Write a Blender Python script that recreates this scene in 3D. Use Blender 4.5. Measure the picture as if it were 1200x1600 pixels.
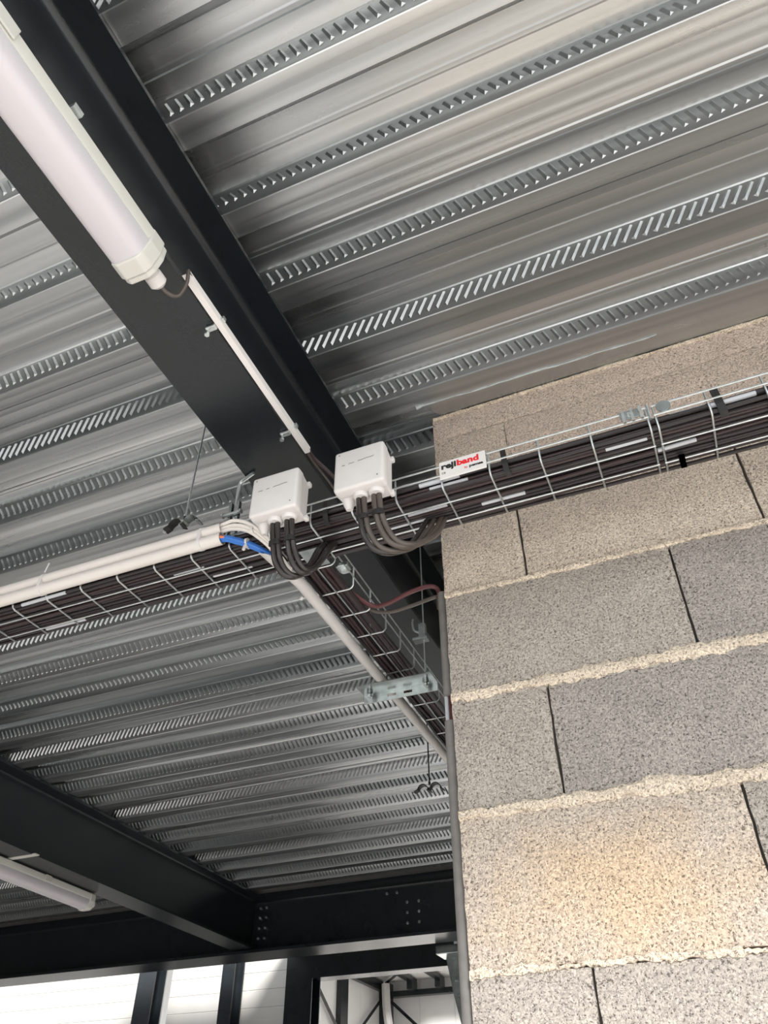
import bpy, bmesh, math, random
from mathutils import Vector, Matrix, noise
random.seed(7)
for o in list(bpy.data.objects): bpy.data.objects.remove(o)
SC = bpy.context.scene
COL = SC.collection

# ---------------------------------------------------------------- camera
cam_d = bpy.data.cameras.new('camera'); cam = bpy.data.objects.new('camera', cam_d); COL.objects.link(cam)
cam_d.sensor_fit = 'VERTICAL'; cam_d.sensor_height = 36.0; cam_d.lens = 1220.54*36/1600
cam_d.clip_start = 0.02; cam_d.clip_end = 200
r0 = (0.92283697, 0.3851815, -0.00267119)
r1 = (-0.25474779, 0.60510652, -0.75428752)
r2 = (-0.28892124, 0.69676489, 0.6565388)
cam.matrix_world = Matrix(((r0[0], -r1[0], -r2[0], 0), (r0[1], -r1[1], -r2[1], 0), (r0[2], -r1[2], -r2[2], 0), (0, 0, 0, 1)))
SC.camera = cam
# ---------------------------------------------------------------- world, sun, exposure
w = bpy.data.worlds.new('overcast_sky'); SC.world = w; w.use_nodes = True
bg = w.node_tree.nodes['Background']; bg.inputs[0].default_value = (0.93, 0.965, 1.0, 1); bg.inputs[1].default_value = 1.9
sd = bpy.data.lights.new('sun', 'SUN'); sd.energy = 6.5; sd.angle = math.radians(12); sd.color = (1.0, 0.965, 0.93)
sun = bpy.data.objects.new('sun', sd); COL.objects.link(sun)
sun.rotation_euler = Vector((-0.42, 0.80, -0.50)).to_track_quat('-Z', 'Y').to_euler()
vs = SC.view_settings; vs.view_transform = 'Standard'; vs.look = 'None'; vs.gamma = 1; vs.use_curve_mapping = False
vs.exposure = 0.32

# ---------------------------------------------------------------- helpers
def tag(o, label=None, cat=None, group=None, kind=None):
    if label: o['label'] = label
    if cat: o['category'] = cat
    if group: o['group'] = group
    if kind: o['kind'] = kind
    return o
def empty(name, loc=(0, 0, 0)):
    o = bpy.data.objects.new(name, None); o.empty_display_size = .05; o.location = loc; COL.objects.link(o); return o
class MB:
    def __init__(s): s.v = []; s.f = []
    def add(s, vs_, fs):
        n = len(s.v); s.v += [tuple(p) for p in vs_]; s.f += [tuple(i+n for i in q) for q in fs]; return s
    def box(s, a, b):
        x0, y0, z0 = a; x1, y1, z1 = b
        return s.add([(x0,y0,z0),(x1,y0,z0),(x1,y1,z0),(x0,y1,z0),(x0,y0,z1),(x1,y0,z1),(x1,y1,z1),(x0,y1,z1)],
                     [(0,3,2,1),(4,5,6,7),(0,1,5,4),(1,2,6,5),(2,3,7,6),(3,0,4,7)])
    def tube(s, pts, r, n=8, cap=True, radii=None):
        pts = [Vector(p) for p in pts]; m = len(pts); rings = []
        t0 = (pts[1]-pts[0]).normalized(); up = Vector((0, 0, 1)) if abs(t0.z) < .9 else Vector((1, 0, 0))
        u = (up - t0*up.dot(t0)).normalized()
        for i, p in enumerate(pts):
            t = (pts[min(i+1, m-1)]-pts[max(i-1, 0)]).normalized()
            u = (u - t*u.dot(t)).normalized(); v = t.cross(u); rr = radii[i] if radii else r
            rings.append([p+(u*math.cos(2*math.pi*k/n)+v*math.sin(2*math.pi*k/n))*rr for k in range(n)])
        vv = [q for rg in rings for q in rg]; ff = []
        for i in range(m-1):
            for k in range(n):
                k2 = (k+1) % n; ff.append((i*n+k, i*n+k2, (i+1)*n+k2, (i+1)*n+k))
        if cap: ff.append(tuple(reversed(range(n)))); ff.append(tuple((m-1)*n+k for k in range(n)))
        return s.add(vv, ff)
    def prism(s, prof, axis, a, b):
        # prof: 2-D outline; axis 'x': (y,z), 'y': (x,z), 'z': (x,y)
        n = len(prof)
        def P(p, t): return {'x': (t, p[0], p[1]), 'y': (p[0], t, p[1]), 'z': (p[0], p[1], t)}[axis]
        vv = [P(p, a) for p in prof]+[P(p, b) for p in prof]
        ff = [(k, (k+1) % n, n+(k+1) % n, n+k) for k in range(n)]+[tuple(reversed(range(n))), tuple(range(n, 2*n))]
        return s.add(vv, ff)
    def build(s, name, mat, parent=None, smooth=False, bevel=0, origin=None, seg=2, fix=True):
        me = bpy.data.meshes.new(name)
        vv = s.v
        if origin is not None:
            ox, oy, oz = origin; vv = [(x-ox, y-oy, z-oz) for x, y, z in vv]
        me.from_pydata(vv, [], s.f)
        if fix or bevel:
            bm = bmesh.new(); bm.from_mesh(me); bmesh.ops.recalc_face_normals(bm, faces=bm.faces)
            if bevel:
                es = [e for e in bm.edges if len(e.link_faces) == 2 and e.calc_face_angle(0) > .5]
                bmesh.ops.bevel(bm, geom=es, offset=bevel, segments=seg, profile=.5, affect='EDGES', clamp_overlap=True)
            bm.to_mesh(me); bm.free()
        if smooth:
            for p in me.polygons: p.use_smooth = True
            try: me.set_sharp_from_angle(angle=math.radians(40))
            except Exception: pass
        me.materials.append(mat); me.update()
        o = bpy.data.objects.new(name, me); COL.objects.link(o)
        if origin is not None: o.location = origin
        if parent:
            o.parent = parent
            pl = parent.matrix_world.translation if False else parent.location
            pp = parent.parent
            off = Vector(pl)
            while pp is not None: off += Vector(pp.location); pp = pp.parent
            o.location = Vector(o.location)-off
        return o
def spline(pts, k=6):
    P = [Vector(p) for p in pts]; P = [P[0]*2-P[1]]+P+[P[-1]*2-P[-2]]; out = []
    for i in range(1, len(P)-2):
        a, b, c, d = P[i-1:i+3]
        for j in range(k):
            t = j/k
            out.append(.5*((2*b)+(c-a)*t+(2*a-5*b+4*c-d)*t*t+(-a+3*b-3*c+d)*t**3))
    out.append(P[-2]); return out

# ---------------------------------------------------------------- materials
def mat(name, col, rough=.5, metal=0.0, bump=0, scale=50, var=0, stretch=(1,1,1), vscale=None, spec=None, detail=4, rvar=0):
    m = bpy.data.materials.new(name); m.use_nodes = True; nt = m.node_tree; N = nt.nodes; L = nt.links
    b = N['Principled BSDF']; b.inputs['Base Color'].default_value = (*col, 1); b.inputs['Roughness'].default_value = rough
    b.inputs['Metallic'].default_value = metal
    if spec is not None: b.inputs['Specular IOR Level'].default_value = spec
    if bump or var or rvar:
        tc = N.new('ShaderNodeTexCoord'); mp = N.new('ShaderNodeMapping'); mp.inputs['Scale'].default_value = stretch
        L.new(tc.outputs['Object'], mp.inputs['Vector'])
        nz = N.new('ShaderNodeTexNoise'); nz.inputs['Scale'].default_value = scale; nz.inputs['Detail'].default_value = detail
        L.new(mp.outputs[0], nz.inputs['Vector'])
        if bump:
            bp = N.new('ShaderNodeBump'); bp.inputs['Strength'].default_value = min(bump, 1); bp.inputs['Distance'].default_value = .002*max(bump, 1)
            L.new(nz.outputs['Fac'], bp.inputs['Height']); L.new(bp.outputs[0], b.inputs['Normal'])
        if var:
            n2 = N.new('ShaderNodeTexNoise'); n2.inputs['Scale'].default_value = vscale or scale; n2.inputs['Detail'].default_value = 5
            L.new(mp.outputs[0], n2.inputs['Vector'])
            cr = N.new('ShaderNodeValToRGB'); cr.color_ramp.elements[0].position = .3; cr.color_ramp.elements[1].position = .7
            cr.color_ramp.elements[0].color = (*[c*(1-var) for c in col], 1); cr.color_ramp.elements[1].color = (*[min(1, c*(1+var)) for c in col], 1)
            L.new(n2.outputs['Fac'], cr.inputs[0]); L.new(cr.outputs[0], b.inputs['Base Color'])
        if rvar:
            mr = N.new('ShaderNodeMapRange'); mr.inputs['To Min'].default_value = rough-rvar; mr.inputs['To Max'].default_value = rough+rvar
            L.new(nz.outputs['Fac'], mr.inputs[0]); L.new(mr.outputs[0], b.inputs['Roughness'])
    return m
def deck_material():
    m = mat('galvanised_deck', (.50, .525, .53), .30, .92)
    nt = m.node_tree; N = nt.nodes; L = nt.links; b = N['Principled BSDF']
    tc = N.new('ShaderNodeTexCoord')
    mp = N.new('ShaderNodeMapping'); mp.inputs['Scale'].default_value = (.35, 21, 21); L.new(tc.outputs['Object'], mp.inputs['Vector'])
    nz = N.new('ShaderNodeTexNoise'); nz.inputs['Scale'].default_value = 1.0; nz.inputs['Detail'].default_value = 1.6; nz.inputs['Roughness'].default_value = .45
    L.new(mp.outputs[0], nz.inputs['Vector'])
    bp = N.new('ShaderNodeBump'); bp.inputs['Strength'].default_value = .85; bp.inputs['Distance'].default_value = .0062
    L.new(nz.outputs['Fac'], bp.inputs['Height'])
    fine = N.new('ShaderNodeTexNoise'); fine.inputs['Scale'].default_value = 900; fine.inputs['Detail'].default_value = 2
    L.new(tc.outputs['Object'], fine.inputs['Vector'])
    bp2 = N.new('ShaderNodeBump'); bp2.inputs['Strength'].default_value = .25; bp2.inputs['Distance'].default_value = .0006
    L.new(fine.outputs['Fac'], bp2.inputs['Height']); L.new(bp.outputs[0], bp2.inputs['Normal']); L.new(bp2.outputs[0], b.inputs['Normal'])
    # dull patches of the zinc
    sp = N.new('ShaderNodeTexNoise'); sp.inputs['Scale'].default_value = 3.0; sp.inputs['Detail'].default_value = 6
    mp2 = N.new('ShaderNodeMapping'); mp2.inputs['Scale'].default_value = (.35, 3, 3); L.new(tc.outputs['Object'], mp2.inputs['Vector']); L.new(mp2.outputs[0], sp.inputs['Vector'])
    mr = N.new('ShaderNodeMapRange'); mr.inputs['To Min'].default_value = .20; mr.inputs['To Max'].default_value = .38
    L.new(sp.outputs['Fac'], mr.inputs[0]); L.new(mr.outputs[0], b.inputs['Roughness'])
    cr = N.new('ShaderNodeValToRGB'); e = cr.color_ramp.elements
    e[0].position = .3; e[0].color = (.27, .292, .302, 1); e[1].position = .70; e[1].color = (.62, .64, .645, 1)
    L.new(nz.outputs['Fac'], cr.inputs[0]); L.new(cr.outputs[0], b.inputs['Base Color'])
    return m
def block_material(name, c1, c2, pit, centre=None):
    m = mat(name, c1, .95); nt = m.node_tree; N = nt.nodes; L = nt.links; b = N['Principled BSDF']
    b.inputs['Specular IOR Level'].default_value = .15
    tc = N.new('ShaderNodeTexCoord'); V = tc.outputs['Object']
    def nz(s, d=3, r=.6):
        n = N.new('ShaderNodeTexNoise'); n.inputs['Scale'].default_value = s; n.inputs['Detail'].default_value = d; n.inputs['Roughness'].default_value = r
        L.new(V, n.inputs['Vector']); return n.outputs['Fac']
    def mathn(op, a, c):
        n = N.new('ShaderNodeMath'); n.operation = op
        for i, x in enumerate((a, c)):
            if isinstance(x, (int, float)): n.inputs[i].default_value = x
            else: L.new(x, n.inputs[i])
        return n.outputs[0]
    def ramp(f, p0, p1, a=(0,0,0), c=(1,1,1)):
        n = N.new('ShaderNodeValToRGB'); e = n.color_ramp.elements; e[0].position = p0; e[1].position = p1
        e[0].color = (*a, 1); e[1].color = (*c, 1); L.new(f, n.inputs[0]); return n.outputs[0]
    g = nz(190, 3, .7); g2 = nz(420, 2, .6); big = nz(9, 5, .6)
    vo = N.new('ShaderNodeTexVoronoi'); vo.inputs['Scale'].default_value = 330; L.new(V, vo.inputs['Vector'])
    bw = N.new('ShaderNodeRGBToBW'); L.new(vo.outputs['Color'], bw.inputs[0])
    pits = ramp(mathn('ADD', mathn('MULTIPLY', g, .65), mathn('MULTIPLY', g2, .35)), .375, .455)
    base = ramp(big, .3, .72, c2, c1)
    if centre:
        mp = N.new('ShaderNodeMapping'); mp.inputs['Scale'].default_value = (3.8, 1, 7.2); mp.inputs['Location'].default_value = (-.1, 0, .22); L.new(V, mp.inputs['Vector'])
        ln = N.new('ShaderNodeVectorMath'); ln.operation = 'LENGTH'; L.new(mp.outputs[0], ln.inputs[0])
        f = mathn('ADD', ln.outputs['Value'], mathn('MULTIPLY', mathn('SUBTRACT', big, .5), 1.6))
        mk = ramp(f, .25, 1.15, (1,1,1), (0,0,0))
        mx0 = N.new('ShaderNodeMixRGB'); L.new(mk, mx0.inputs[0]); L.new(base, mx0.inputs[1]); mx0.inputs[2].default_value = (*centre, 1); base = mx0.outputs[0]
    hs = N.new('ShaderNodeMixRGB'); hs.blend_type = 'MULTIPLY'; hs.inputs[0].default_value = .8
    L.new(base, hs.inputs[1]); L.new(ramp(bw.outputs[0], .15, .85, (.70,.69,.69), (1.32,1.31,1.29)), hs.inputs[2])
    mx = N.new('ShaderNodeMixRGB'); L.new(pits, mx.inputs[0]); mx.inputs[1].default_value = (*pit, 1); L.new(hs.outputs[0], mx.inputs[2])
    L.new(mx.outputs[0], b.inputs['Base Color'])
    h = mathn('ADD', mathn('MULTIPLY', g, 1.2), mathn('MULTIPLY', pits, .5)); h = mathn('ADD', h, mathn('MULTIPLY', bw.outputs[0], .45))
    bp = N.new('ShaderNodeBump'); bp.inputs['Strength'].default_value = .9; bp.inputs['Distance'].default_value = .0030
    L.new(h, bp.inputs['Height']); L.new(bp.outputs[0], b.inputs['Normal'])
    return m
M = {}
M['deck'] = deck_material()
M['steel'] = mat('anthracite_paint', (.012, .0155, .0185), .27, 0, bump=.2, scale=260, var=.12, vscale=8, spec=.5)
M['zinc'] = mat('zinc_wire', (.62, .66, .66), .32, .9, var=.15, scale=60)
M['zincplate'] = mat('zinc_plate', (.38, .42, .42), .25, .9, var=.25, scale=30, bump=.1)
M['white'] = mat('white_plastic', (.66, .64, .625), .42, var=.03, scale=20)
M['cream'] = mat('cream_plastic', (.60, .595, .55), .4)
M['diff'] = mat('frosted_diffuser', (.60, .575, .60), .35)
M['diff'].node_tree.nodes['Principled BSDF'].inputs['Subsurface Weight'].default_value = .15
M['wpipe'] = mat('white_pvc', (.68, .64, .60), .38, var=.03, scale=6)
M['gpipe'] = mat('grey_pvc', (.60, .58, .56), .45, var=.06, scale=14)
M['dpipe'] = mat('dull_grey_pvc', (.20, .19, .18), .6, var=.12, scale=40)
M['black'] = mat('black_cable', (.022, .017, .018), .38, bump=.2, scale=120)
M['brown'] = mat('dark_brown_cable', (.040, .024, .024), .45, bump=.3, scale=90)
M['loop'] = mat('glossy_dark_cable', (.030, .025, .023), .22)
M['loopg'] = mat('grey_brown_cable', (.080, .066, .056), .28)
M['marker'] = mat('grey_sleeve', (.50, .52, .55), .45)
M['blue'] = mat('blue_cable', (.035, .17, .55), .4)
M['wcable'] = mat('white_cable', (.74, .70, .65), .42)
M['orange'] = mat('orange_wire', (.7, .2, .09), .5)
M['rubber'] = mat('black_rubber', (.012, .012, .012), .5)
M['red'] = mat('dark_red_cable', (.085, .022, .024), .4)
M['ink'] = mat('black_ink', (.02, .02, .02), .6)
M['redink'] = mat('red_ink', (.75, .02, .03), .5)
M['label'] = mat('label_white', (.76, .74, .72), .35)
M['floor'] = mat('floor_concrete', (.60, .575, .55), .7, var=.12, scale=2)
M['slab'] = mat('slab_concrete', (.3, .29, .28), .9)
M['panel'] = mat('white_cladding', (.45, .442, .42), .6, var=.05, scale=3)
M['hall'] = mat('white_hall_panel', (.80, .79, .77), .6, var=.04, scale=3)
M['grey_b'] = block_material('block_grey', (0.502, 0.456, 0.405), (0.416, 0.382, 0.342), (0.160, 0.137, 0.120))
M['grey_d'] = block_material('block_grey_dark', (0.456, 0.422, 0.382), (0.365, 0.342, 0.314), (0.125, 0.112, 0.100))
M['beige_b'] = block_material('block_beige', (0.661, 0.570, 0.473), (0.559, 0.484, 0.405), (0.205, 0.165, 0.131))
M['beige_c'] = block_material('block_beige_ochre', (0.638, 0.553, 0.467), (0.559, 0.484, 0.410), (0.217, 0.165, 0.125), (.71, .55, .39))
M['pink_b'] = block_material('block_pinkish', (0.684, 0.576, 0.490), (0.604, 0.502, 0.427), (0.239, 0.188, 0.154))
M['mortar'] = block_material('mortar', (0.821, 0.718, 0.581), (0.684, 0.593, 0.479), (0.319, 0.262, 0.205))
M['shadow'] = mat('joint_shade', (.10, .09, .08), .9)  # dark colour standing in for the shade inside the dry open joints

H = 1.645; FL = -1.60
# ================================================================ STRUCTURE
MB().box((-30, -25, FL-.1), (25, 30, FL)).build('floor', M['floor'])
tag(bpy.data.objects['floor'], kind='structure')

# ---- composite steel deck: sheets of four ribs, embossed webs
ceiling = empty('ceiling', (0, 0, H)); tag(ceiling, 'galvanised ribbed steel deck ceiling above the beams', kind='structure')
PITCH = .214; RUN = .022; DEP = .058; FLG = .064
def rib_y(i): return 1.103+PITCH*i           # far-side foot of the web that faces the camera
def deck_sheet(i0, n, x0, x1):
    mb = MB(); prof = []
    ys = rib_y(i0)
    rnd = random.Random(i0*13+5)
    # start at the recess in front of web i0
    for j in range(n):
        yk = rib_y(i0+j); up0 = yk-PITCH+FLG+RUN; up1 = yk-RUN
        W = up1-up0
        a = rnd.uniform(-.0008, .0008)
        if j == 0: prof += [(yk-PITCH+FLG-.018, -.0012), (yk-PITCH+FLG-.0005, -.0012)]
        prof += [(up0, DEP), (up0+W*.22, DEP+a), (up0+W*.42, DEP-.0006), (up0+W*.46, DEP-.0014-.0012*(j % 2)), (up0+W*.54, DEP-.0012-.0012*(j % 2)), (up0+W*.58, DEP-.0004), (up0+W*.8, DEP+a*.6), (up1-.003, DEP), (up1, DEP-.003)]
        prof += [(yk-.0014, .0037), (yk-.0002, .0013), (yk+.0022, 0), (yk+FLG*.3, rnd.uniform(0, .0006)), (yk+FLG*.55, .0009), (yk+FLG-.003, 0)]
    xs = [x0, x1]
    m = len(prof)
    vv = [(x, y, H+z) for x in xs for (y, z) in prof]
    ff = [(k, k+1, m+k+1, m+k) for k in range(m-1)]
    mb.add(vv, ff)
    return mb
def emboss(i0, n, x0, x1):
    mb = MB()
    for j in range(n):
        i = i0+j; yk = rib_y(i)
        slash = (i % 4 == 0)
        wl = math.hypot(RUN, DEP)
        # web facing the camera: param t 0 = foot, 1 = top
        for side in (1,):
            if side == 1: f = Vector((0, yk, H)); tp = Vector((0, yk-RUN, H+DEP)); nrm = Vector((0, -DEP, -RUN)).normalized()
            else: f = Vector((0, yk+FLG, H)); tp = Vector((0, yk+FLG+RUN, H+DEP)); nrm = Vector((0, DEP, -RUN)).normalized()
            lo, hi = (.24, .90) if i % 2 == 0 or slash else (.28, .88)
            dx = .014 if slash else -.008
            if i in (-2, 6): lo, hi = .42, .80
            step = .0242; cnt = int((x1-x0)/step)
            for k in range(cnt):
                x = x0+.01+k*step
                a = f.lerp(tp, lo)+Vector((x-dx, 0, 0)); b = f.lerp(tp, hi)+Vector((x+dx, 0, 0))
                d = (b-a).normalized(); s = nrm.cross(d).normalized()*.0058
                a2 = a+d*.004+nrm*.0050; b2 = b-d*.004+nrm*.0050
                mb.add([a-s, a+s, b+s, b-s, a2, b2], [(0, 4, 5, 3), (1, 2, 5, 4), (0, 1, 4), (2, 3, 5)])
    return mb
for s in range(-2, 5):
    i0 = s*4; x0 = -9.0; x1 = 1.9
    o = deck_sheet(i0, 4, x0, x1).build('deck_sheet', M['deck'], ceiling, fix=False)
    e = emboss(i0, 4, -6.2 if s > 1 else -3.6, 1.2 if s < 1 else -.3).build('embossing', M['deck'], o, fix=False)
    e['kind'] = 'stuff'
sl = MB().box((-9.0, -1.10, H+.075), (1.9, 5.52, H+.17)).build('slab', M['slab'], ceiling)
MB().box((-9.0, 5.40, H+.001), (1.9, 5.415, H+.08)).build('light_leak_closure', M['slab'], ceiling)  # plate added to stop sky light leaking through the ribs over the girder
# side closure strip where the deck meets the block wall
MB().add([(-.50, 1.317, H-.0015), (1.9, 1.317, H-.0015), (1.9, 1.445, H-.0015), (-.40, 1.445, H-.0015),
          (-.50, 1.317, H+.0005), (1.9, 1.317, H+.0005), (1.9, 1.445, H+.0005), (-.40, 1.445, H+.0005)],
         [(0,1,2,3),(4,7,6,5),(0,4,5,1),(1,5,6,2),(2,6,7,3),(3,7,4,0)]).build('edge_strip', M['deck'], ceiling)
mb = MB(); rnd = random.Random(4); pts = []
for k in range(26):
    x = -.47+k*.026; pts.append((x, 1.372+rnd.uniform(-.002, .002)+.0012*k*.2, H-.0035))
mb.tube(pts, .003, 6, radii=[.0065 if k == 0 else rnd.uniform(.0010, .0026) for k in range(26)])
mb.build('slurry_run', M['zinc'], ceiling, smooth=True)

# ---- steel beams
def ibeam_prof(h, w, tf, tw, r, cx, ztop):
    """I outline in (across, z), clockwise, with root fillets"""
    pr = []
    def arc(cx_, cz, a0, a1):
        return [(cx_+r*math.cos(math.radians(a0+(a1-a0)*t/5)), cz+r*math.sin(math.radians(a0+(a1-a0)*t/5))) for t in range(6)]
    zb = ztop-h
    pr += [(cx-w/2, ztop), (cx+w/2, ztop), (cx+w/2, ztop-tf)]
    pr += arc(cx+tw/2+r, ztop-tf-r, 90, 180)
    pr += arc(cx+tw/2+r, zb+tf+r, 180, 270)
    pr += [(cx+w/2, zb+tf), (cx+w/2, zb), (cx-w/2, zb), (cx-w/2, zb+tf)]
    pr += arc(cx-tw/2-r, zb+tf+r, 270, 360)
    pr += arc(cx-tw/2-r, ztop-tf-r, 0, 90)
    pr += [(cx-w/2, ztop-tf)]
    return pr
def beam(name, prof, axis, a, b, label):
    o = MB().prism(prof, axis, a, b).build(name, M['steel'], smooth=True)
    return tag(o, label, 'beam')
beam('steel_beam', ibeam_prof(.345, .163, .013, .008, .020, -.7465, H-.002), 'y', -1.1, 5.42, 'long dark grey steel beam carrying the near strip light and white cable trunking')
beam('steel_beam', ibeam_prof(.355, .165, .014, .008, .020, -3.2925, H-.002), 'y', 1.2, 5.42, 'black steel beam at lower left with the far strip light under it')
fb = MB().prism(ibeam_prof(.38, .25, .019, .011, .024, 5.435, H-.002), 'x', -9.0, 2.0).build('girder', M['steel'], smooth=True)
tag(fb, 'deep black crossing girder at the far end of the ribbed ceiling', 'beam')
def bolt(x, y, z, parent, r=.011):
    mb = MB().prism([(x+r*math.cos(math.radians(60*k)), z+r*math.sin(math.radians(60*k))) for k in range(6)], 'y', y-.011, y)
    mb.prism([(x+r*.55*math.cos(math.radians(45*k)), z+r*.55*math.sin(math.radians(45*k))) for k in range(8)], 'y', y-.02, y-.0111)
    return mb.build('bolt', M['zincplate'], parent)
for x in (-3.24, -3.19):
    for z in (1.575, 1.51, 1.44, 1.375): bolt(x, 5.428, z, fb)
for x in (-2.085, -2.0):
    for z in (1.50, 1.435, 1.37): bolt(x, 5.428, z, fb)
for x in (-2.235, -2.16): bolt(x, 5.428, 1.57, fb)

# ---- block wall
wall = empty('wall_right', (-.442, 1.43, FL)); tag(wall, 'rough concrete block wall on the right', kind='structure')
WX0 = -.442; WX1 = 1.56; WY = 1.43; CP = .2560
def block(x0, x1, z0, z1, m, seed, lab=None):
    cx, cz = (x0+x1)/2, (z0+z1)/2
    st = .025; nx = max(2, round((x1-x0)/st)); nz_ = max(2, round((z1-z0)/st)); V = []; F = []
    for j in range(nz_+1):
        for i in range(nx+1):
            x = x0+(x1-x0)*i/nx; z = z0+(z1-z0)*j/nz_
            p = Vector((x*30, z*30, seed)); d = noise.noise(p)*.0016+noise.noise(p*2.7)*.0008
            ed = (i in (0, nx)) or (j in (0, nz_)); c = .0032 if ed else 0
            jx = noise.noise(p*1.9+Vector((5, 1, 2)))*.0022 if ed else 0; jz = noise.noise(p*2.3+Vector((1, 7, 2)))*.0024 if ed else 0
            if (i == 0 or i == nx): jz *= .3
            V.append((x+jx, WY+d+c, z+jz))
    W = nx+1
    for j in range(nz_):
        for i in range(nx): F.append((j*W+i, j*W+i+1, (j+1)*W+i+1, (j+1)*W+i))
    loop = [i for i in range(W)]+[j*W+nx for j in range(1, nz_+1)]+[nz_*W+i for i in range(nx-1, -1, -1)]+[j*W for j in range(nz_-1, 0, -1)]
    n = len(V); L_ = len(loop)
    for k in loop:
        x, y, z = V[k]; V.append((x, WY+.19, z))
    for k in range(L_): F.append((loop[(k+1) % L_], loop[k], n+k, n+(k+1) % L_))
    F.append(tuple(n+k for k in range(L_)))
    o = MB().add(V, F).build('concrete_block', m, wall, smooth=True, origin=(cx, WY, cz), fix=True)
    return o
def mortar(z, hh, out, seed, x0=WX0, x1=WX1, ragged=.004):
    V = []; F = []; n = int((x1-x0)/.005)
    for i in range(n+1):
        x = x0+(x1-x0)*i/n
        a = noise.noise(Vector((x*34, seed, 0)))*ragged+noise.noise(Vector((x*150, seed, 1)))*ragged*.9+noise.noise(Vector((x*9, seed, 2)))*ragged
        b = noise.noise(Vector((x*34, seed, 5)))*ragged+noise.noise(Vector((x*150, seed, 7)))*ragged*.9+noise.noise(Vector((x*9, seed, 8)))*ragged
        d = noise.noise(Vector((x*120, seed, 9)))*.0016
        sc = .75+.5*noise.noise(Vector((x*5, seed, 3)))
        V += [(x, WY+.02, z-hh*.5*sc+b), (x, WY+.0005, z-hh*.5*sc+b), (x, WY-out+d, z-hh*.28*sc+b*.5), (x, WY-out+d, z+hh*.28*sc+a*.5), (x, WY+.0005, z+hh*.5*sc+a), (x, WY+.02, z+hh*.5*sc+a)]
    for i in range(n):
        for k in range(5): F.append((i*6+k, (i+1)*6+k, (i+1)*6+k+1, i*6+k+1))
    o = MB().add(V, F).build('mortar_bed', M['mortar'], wall, smooth=True); o['kind'] = 'stuff'; return o
# bed heights (z of the joint centres) and where the upright joints stand
beds = [.2746-.256*k for k in range(8, 0, -1)]+[.2735, .536, .7795, 1.0385, 1.295, 1.551, H-.003]
jt = .0026
for c in range(len(beds)-1):
    za, zb = beds[c]+(.004 if c < len(beds)-2 else .0006), beds[c+1]-(.004 if c != len(beds)-3 else .0006)
    up = (len(beds)-2-c)                          # 0 = top cut course
    a_course = (up % 2 == 1)
    xj = [WX0] + ([.059, .561, 1.063] if a_course and up != 1 else [-.247, .255, .761, 1.263]) + [WX1]
    if up == 0: xj = [WX0, .60, 1.1, WX1]
    if c == 7: xj = [WX0, -.238, .265, .761, 1.263, WX1]
    if c == 9: xj = [WX0, -.240, .259, .761, 1.263, WX1]
    for k in range(len(xj)-1):
        x0 = xj[k]+(jt if k else 0); x1 = xj[k+1]-(jt if k < len(xj)-2 else 0)
        if up == 0: m = M['pink_b']
        elif up == 1: m = M['beige_b'] if k < 1 else M['pink_b']
        elif up == 2: m = M['beige_b']
        elif up == 3: m = M['grey_b'] if k == 0 else M['grey_d']
        elif up == 4: m = M['grey_b'] if k == 0 else M['grey_d']
        elif up == 5: m = M['beige_c'] if k == 0 else M['grey_b']
        else: m = M['grey_b'] if (c+k) % 3 else M['beige_b']
        g = .0004 if up in (0, 1) else 0
        block(x0-g*6, x1+g*6, za, zb, m, c*7+k*3+1)
MB().box((WX0+.012, WY+.016, FL), (WX1-.01, WY+.17, H-.01)).build('joint_backing', M['shadow'], wall)
for z, hh, out, rg in ((.536, .030, .004, .006), (.7795, .034, .004, .007), (1.0385, .017, .0025, .005), (.2735, .014, .0012, .005), (1.295, .016, .002, .004), (.0186, .02, .003, .004)):
    mortar(z, hh, out, z*31, ragged=rg)
mortar(H-.006, .010, .004, 77, ragged=.004)
for z in beds[:6]: mortar(z, .02, .002, z*17)

# unseen walls and ceiling strip added to block and shape the daylight
o = MB().box((-9.0, -1.25, FL), (-3.3, -1.1, H+.17)).build('shade_wall_front', M['grey_d']); tag(o, 'unseen wall added behind and left of the viewpoint to darken the left deck', kind='structure')  # added out of view to block daylight from the left deck
o = MB().box((-30, -13.2, FL), (25, -13.0, 1.9)).build('shade_wall_south', M['slab']); tag(o, 'unseen grey wall added opposite the open side to darken the deck reflections', kind='structure')  # added out of view so the deck webs and beams reflect something dark
o = MB().box((-5.25, 5.56, H+.02), (-3.9, 6.35, H+.15)).box((-3.9, 5.56, H+.02), (1.9, 7.25, H+.15)).build('shade_ceiling_strip', M['slab']); tag(o, 'unseen ceiling strip added beyond the girder to cut the daylight there', kind='structure')  # added to narrow the open gap and dim the cladding and lintel
o = MB().box((-9.2, -1.1, FL), (-9.0, 14.2, H+.17)).build('shade_wall_west', M['grey_d']); tag(o, 'unseen wall added on the left to darken the far deck', kind='structure')  # added out of view to shut off light from the left
o = MB().box((1.9, 1.62, FL), (2.1, 14.2, H+1.1)).build('shade_wall_east', M['grey_d']); tag(o, 'unseen wall added behind the block wall to keep daylight from the far end', kind='structure')  # added out of view so the space past the block wall stays dark
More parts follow.
